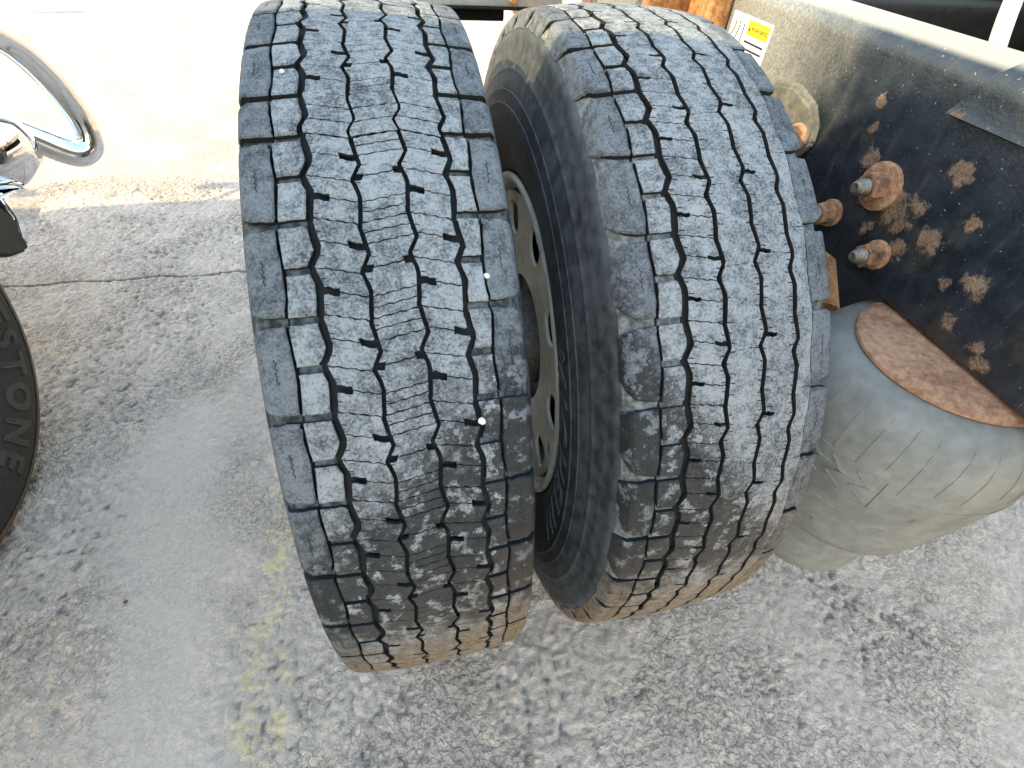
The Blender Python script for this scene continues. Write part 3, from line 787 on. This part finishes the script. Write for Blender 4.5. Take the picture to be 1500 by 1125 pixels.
link('trailing_arm', tube(smooth_path([(.66, -.10, .31), (.655, .0, .50), (.65, .12, .66), (.65, .42, .72), (.65, .7, .80)], 6), .045, 12), M['rust'], truck)
link('dark_gap_box', boxme((.72, -.14, .36), (1.22, .30, .66), .02), M['dark'], truck)  # black box added to darken the shaded gap under the rail
link('torque_rod', tube([(.68, -.18, .655), (.86, .12, .70)], .030, 14), M['rusto'], truck)
link('brake_chamber', from_bm('m', lathe([(-.08, 0), (-.08, .06), (-.06, .075), (-.005, .08), (-.005, .088), (.005, .088), (.005, .08), (.07, .075), (.09, .05), (.09, 0)], 40), angle=35), M['dark'], truck).location = (.60, .17, .66)

# rusty spring hanger and clamp hardware ahead of the inner tyre
hg = link('spring_hanger', boxme((.585, .262, .62), (XF-.001, .345, 1.03), .008), M['rusto'], truck)
link('hanger_flange', boxme((.50, .335, .90), (.59, .36, 1.03), .006), M['rusto'], hg)
link('clamp_bar', boxme((.40, .43, .885), (.63, .50, .945), .012), M['rusto'], truck)
for k, (x, y) in enumerate(((.555, .44), (.605, .43), (.44, .47))):
    o = bolt(y, .95, .020, .030, .018, .012, .011); o.rotation_euler = (0, PI/2, 0); o.location = (x, y, .945)
link('leaf_spring', boxme((.42, .50, .84), (.52, 1.25, .88), .006), M['rusto'], truck)
link('shock_absorber', tube([(.47, .40, .70), (.44, .62, 1.05)], .035, 14), M['panel'], truck)
# side fairing panel further forward
fp = link('fairing_panel', boxme((-.10, .90, .880), (.52, .915, 1.25), .004), M['panel'], truck)
link('panel_edge', boxme((-.10, .893, .8745), (.52, .918, .8795), .001), M['dark'], fp)
o = link('panel_bolt', hexprism(.020, 0, .008), M['rusto'], fp); o.rotation_euler = (0, 0, -PI/2); o.location = (.385, .8995, .897)
o = link('panel_bolt', o.data, None, fp); o.rotation_euler = (0, 0, -PI/2); o.location = (.12, .8995, .897)
link('panel_stay', boxme((.515, .917, 1.06), (.66, .935, 1.09), .004), M['dark'], truck)
link('panel_stay', boxme((.625, .917, 1.0325), (.66, .935, 1.0595), .004), M['dark'], truck)
link('panel_bracket', boxme((.205, .92, .845), (.365, .95, .8742), .004), M['dark'], truck)

# hardware between the rails; black box and deck added so it reads as shaded
link('transmission_housing', from_bm('m', lathe([(.55, 0), (.55, .12), (.60, .20), (.85, .22), (1.6, .26), (2.2, .24), (2.2, 0)], 32), angle=40), M['dark'], truck)
bpy.context.view_layer.update()
tr = [c for c in truck.children if c.name.startswith('transmission')][0]; tr.rotation_euler = (0, 0, PI/2); tr.location = (1.09, 0, .72)
link('air_tank', from_bm('m', lathe([(0, 0), (.0, .05), (.01, .09), (.04, .115), (.50, .115), (.53, .09), (.54, .05), (.54, 0)], 36), angle=40), M['dark'], truck).location = (.86, .78, .93)
link('shade_box', boxme((1.68, -.3, .45), (2.2, 1.6, 1.05), .02), M['dark'], truck)
link('shade_deck', boxme((.75, .95, 1.02), (1.50, 2.2, 1.045), .004), M['dark'], truck)
link('pipe', tube([(1.10, .62, 1.03), (1.95, .66, 1.03)], .028, 14), M['dark'], truck)
link('sunlit_pipe_band', tube([(1.27, .628, 1.03), (1.40, .634, 1.03)], .031, 14), M['sunyel'], truck)  # yellow band standing in for the sunlit stretch of the pipe
link('air_hose', tube(smooth_path([(1.00, -.02, .80), (1.02, .05, .92), (1.08, .14, 1.02), (1.20, .25, 1.09), (1.36, .34, 1.10), (1.55, .36, 1.04)], 8), .014, 12), M['hose'], truck)

# ------------------------------------------------------------------ neighbouring truck: tyre, chrome guard, bumper; cab casts the shade
nb = thing('truck', (-2.05, 0, 0), 'white cab truck alongside, with black front tyre and chrome bumper guard', 'truck')
nb.name = 'parked_truck'
def abs_child(name, me, mat, label=None):
    o = link(name, me, mat, nb); o.location = (2.05, 0, 0)
    if label: o['label'] = label
    return o
NR = .475; NX = -.926
ntp = [(-.30, .0), (-.28, .29), (-.25, .36), (-.255, .41), (-.235, .455), (-.21, .472), (-.13, .475), (-.05, .472), (-.028, .463), (-.018, .449), (-.012, .445), (-.006, .432), (-.0015, .41), (.0, .385), (-.003, .35), (-.010, .325), (-.022, .305), (-.030, .296), (-.035, .286)]
nt = link('tyre', from_bm('m', lathe(ntp, 128), angle=40), M['black'], nb); nt.location = (2.05+NX, .10, NR); nt['label'] = 'black front tyre with raised lettering and brown dusted shoulder'
link('shoulder_band', from_bm('m', lathe([(-.045, .4722), (-.027, .4640), (-.017, .4505), (-.0112, .4462), (-.0052, .4330), (-.0030, .4255)], 128), angle=60), M['brownrub'], nt)
def nside(r): return float(np.interp(r, [.305, .325, .35, .385, .41, .432], [-.022, -.010, -.003, 0, -.0015, -.006]))
link('raised_lettering', ring_text('BRIDGESTONE', .086, 0, .337, nside, 1, 0, .0026, 1.40, 0, math.radians(-79), .0035), M['blackl'], nt)
for k in range(5):
    link('tread_groove_rib', from_bm('m', lathe([(-.225+k*.036, .470), (-.222+k*.036, .4772), (-.200+k*.036, .4772), (-.197+k*.036, .470)], 96), angle=40), M['black'], nt)
o = link('wheel_rim', from_bm('m', lathe([(-.03, .288), (-.026, .280), (-.04, .27), (-.10, .25), (-.11, .15), (-.06, .12), (-.05, 0)], 64), angle=40), M['alu'], nb); o.location = (2.05+NX, .10, NR)
# chrome tube guard
g = smooth_path([(-1.02, .66, .885), (-.945, .93, .835), (-.915, 1.06, .765), (-.900, 1.135, .665), (-.893, 1.168, .565), (-.892, 1.172, .505), (-.902, 1.160, .462), (-.925, 1.135, .447), (-.955, 1.12, .462), (-1.0, 1.10, .505), (-1.06, 1.07, .565), (-1.16, 1.03, .66)], 10)
abs_child('guard_tube', tube(g, .040, 24), M['chrome'], 'bent chrome guard tube')
# bumper end: chrome bowl, wedge and black rubber corner
bw = lathe([(0, .128), (.006, .134), (.012, .133), (.015, .124), (.004, .118), (-.03, .126), (-.075, .112), (-.12, .075), (-.135, 0)], 48, 'Z')
o = link('lamp_bowl', from_bm('m', bw, angle=40), M['chrome'], nb); o.location = (2.05-1.085, .975, .54); o.rotation_euler = Vector((-.55, -.12, .83)).to_track_quat('Z', 'Y').to_euler()
link('lamp_lens', from_bm('m', lathe([(.004, .118), (.012, .09), (.018, .04), (.019, 0)], 40, 'Z'), angle=50), M['chrome'], o)
def slab(poly, x0, x1, bev):
    bm = bmesh.new(); a = [bm.verts.new((x0, y, z)) for y, z in poly]; b = [bm.verts.new((x1, y*.98+.016, z)) for y, z in poly]; n = len(poly)
    bm.faces.new(a); bm.faces.new(b[::-1])
    for i in range(n): bm.faces.new((a[i], a[(i+1) % n], b[(i+1) % n], b[i]))
    bmesh.ops.recalc_face_normals(bm, faces=bm.faces)
    bmesh.ops.bevel(bm, geom=list(bm.edges), offset=bev, segments=3, affect='EDGES'); return from_bm('m', bm, angle=40)
abs_child('bumper', slab([(.80, .47), (.87, .455), (.955, .425), (.935, .375), (.83, .350), (.775, .338), (.770, .365), (.80, .41)], -1.35, -.990, .006), M['chrome'])
abs_child('rubber_corner', slab([(.60, .50), (.79, .452), (.808, .402), (.785, .334), (.775, .326), (.70, .350), (.60, .42)], -1.30, -.994, .008), M['black'])
# body
def prism(poly, x0, x1, bev=.03):
    bm = bmesh.new(); a = [bm.verts.new((x0, y, z)) for y, z in poly]; b = [bm.verts.new((x1, y, z)) for y, z in poly]
    bm.faces.new(a); bm.faces.new(b[::-1]); n = len(poly)
    for i in range(n): bm.faces.new((a[i], a[(i+1) % n], b[(i+1) % n], b[i]))
    bmesh.ops.recalc_face_normals(bm, faces=bm.faces)
    bmesh.ops.bevel(bm, geom=list(bm.edges), offset=bev, segments=3, affect='EDGES')
    return from_bm('m', bm, angle=40)
XR = -1.05
abs_child('cab', prism([(-1.50, .62), (-.60, .62), (-.60, 1.0), (-.12, 1.10), (-.09, 1.46), (-.25, 1.73), (-.49, 2.15), (-.58, 2.20), (-1.46, 2.21), (-1.50, 2.17)], -3.05, XR), M['white'])
abs_child('hood', prism([(-.08, .95), (.62, .98), (.95, .80), (1.38, .60), (1.40, .9), (1.34, 1.18), (1.05, 1.28), (-.05, 1.42)], -2.80, -1.30, .05), M['white'])
abs_child('fender', prism([(-.50, .72), (-.42, .98), (-.22, 1.10), (.05, 1.13), (.35, 1.10), (.60, .95), (.70, .72), (.80, .62), (1.05, .60), (1.0, .95), (.75, 1.18), (.3, 1.28), (-.3, 1.26), (-.55, 1.0)], -1.40, -1.10, .02), M['white'])
abs_child('shadow_bar', tube([(-2.8, 1.42, 1.36), (-1.30, 1.42, 1.36)], .033, 14), M['chrome'])  # unseen bar added above the hood to cast the ground shadow strip
for x_ in (-2.6, -1.6): abs_child('shadow_bar_stay', tube([(x_, 1.42, 1.36), (x_, 1.26, 1.20)], .014, 10), M['chrome'])
abs_child('side_window', boxme((XR-.01, -1.35, 1.45), (XR+.004, -.55, 1.98), .003), M['glass'])
abs_child('windscreen', prism([(-.105, 1.475), (-.262, 1.74), (-.478, 2.12), (-.488, 2.115), (-.272, 1.735), (-.12, 1.475)], -2.9, -1.2, .002), M['glass'])
abs_child('chassis_frame', boxme((-2.5, -5.5, .70), (-1.65, 1.3, .95), .02), M['dark'])
abs_child('running_step', boxme((-1.5, -1.5, .35), (-1.1, -.75, .62), .02), M['panel'])

# lamp post whose thin shadow crosses the sunlit yard
lp = thing('lamp_post', (-6.1, 4.72, 0), 'tall grey steel lamp post standing out on the sunlit yard', 'lamp post')
link('post', from_bm('m', lathe([(0, 0), (0, .075), (3.15, .05), (3.15, 0)], 24, 'Z'), angle=40), M['galv'], lp)
link('base_plate', boxme((-.15, -.15, 0), (.15, .15, .02), .003), M['galv'], lp)

# ------------------------------------------------------------------ loose grit
bm = bmesh.new(); rg = random.Random(31)
for k in range(420):
    x, y = rg.uniform(-1.5, 1.7), rg.uniform(-.8, 1.7); r = rg.uniform(.0008, .0026)*(1.5 if rg.random() < .06 else 1)
    m_ = Matrix.Translation((x, y, .001+r*.5)) @ Matrix.Rotation(rg.random()*6, 4, 'Z') @ Matrix.Diagonal((r, r*rg.uniform(.6, 1), r*.7, 1))
    bmesh.ops.create_icosphere(bm, subdivisions=1, radius=1, matrix=m_)
link('grit', from_bm('grit', bm), M['grit'], None, 'scattered tiny grit lying on the pavement', 'grit', kind='stuff')
# ------------------------------------------------------------------ pebbles
def pebble(name, loc, r, label, seed):
    rg = random.Random(seed); bm = bmesh.new(); bmesh.ops.create_icosphere(bm, subdivisions=2, radius=1)
    k = [Vector((rg.gauss(0, 1), rg.gauss(0, 1), rg.gauss(0, 1))).normalized() for _ in range(7)]
    for v in bm.verts:
        d = v.co.normalized(); m = 1.0
        for q_ in k: m = min(m, .72/max(.3, d.dot(q_))) if d.dot(q_) > .72 else m
        v.co = Vector((d.x*m, d.y*m*.85, d.z*m*.7))*r
    o = link(name, from_bm('m', bm), M['stone'], None, label, 'pebble'); o.location = loc
    o.rotation_euler = (rg.random(), rg.random(), rg.random()*3); return o
def on_tyre(cx, wv, th, h): x, r, a, b = prof(wv); return (cx+x, -(r+h)*math.cos(th), R0+(r+h)*math.sin(th))
pebble('pebble', on_tyre(0, -.072, 1.268, -.001), .0035, 'white pebble caught high on the outer tyre, above the mould joint', 1)
pebble('pebble', on_tyre(0, .0835, .844, -.001), .0036, 'small white pebble wedged in the narrow shoulder groove', 2)
pebble('pebble', on_tyre(0, .0655, .596, -.0015), .0048, 'larger whitish pebble wedged beside the dark scuffed tread', 3)
pebble('pebble', (-.655, -.147, .003), .006, 'lone dark pebble lying on the smooth dust drift', 4).data.materials[0] = M['rust']
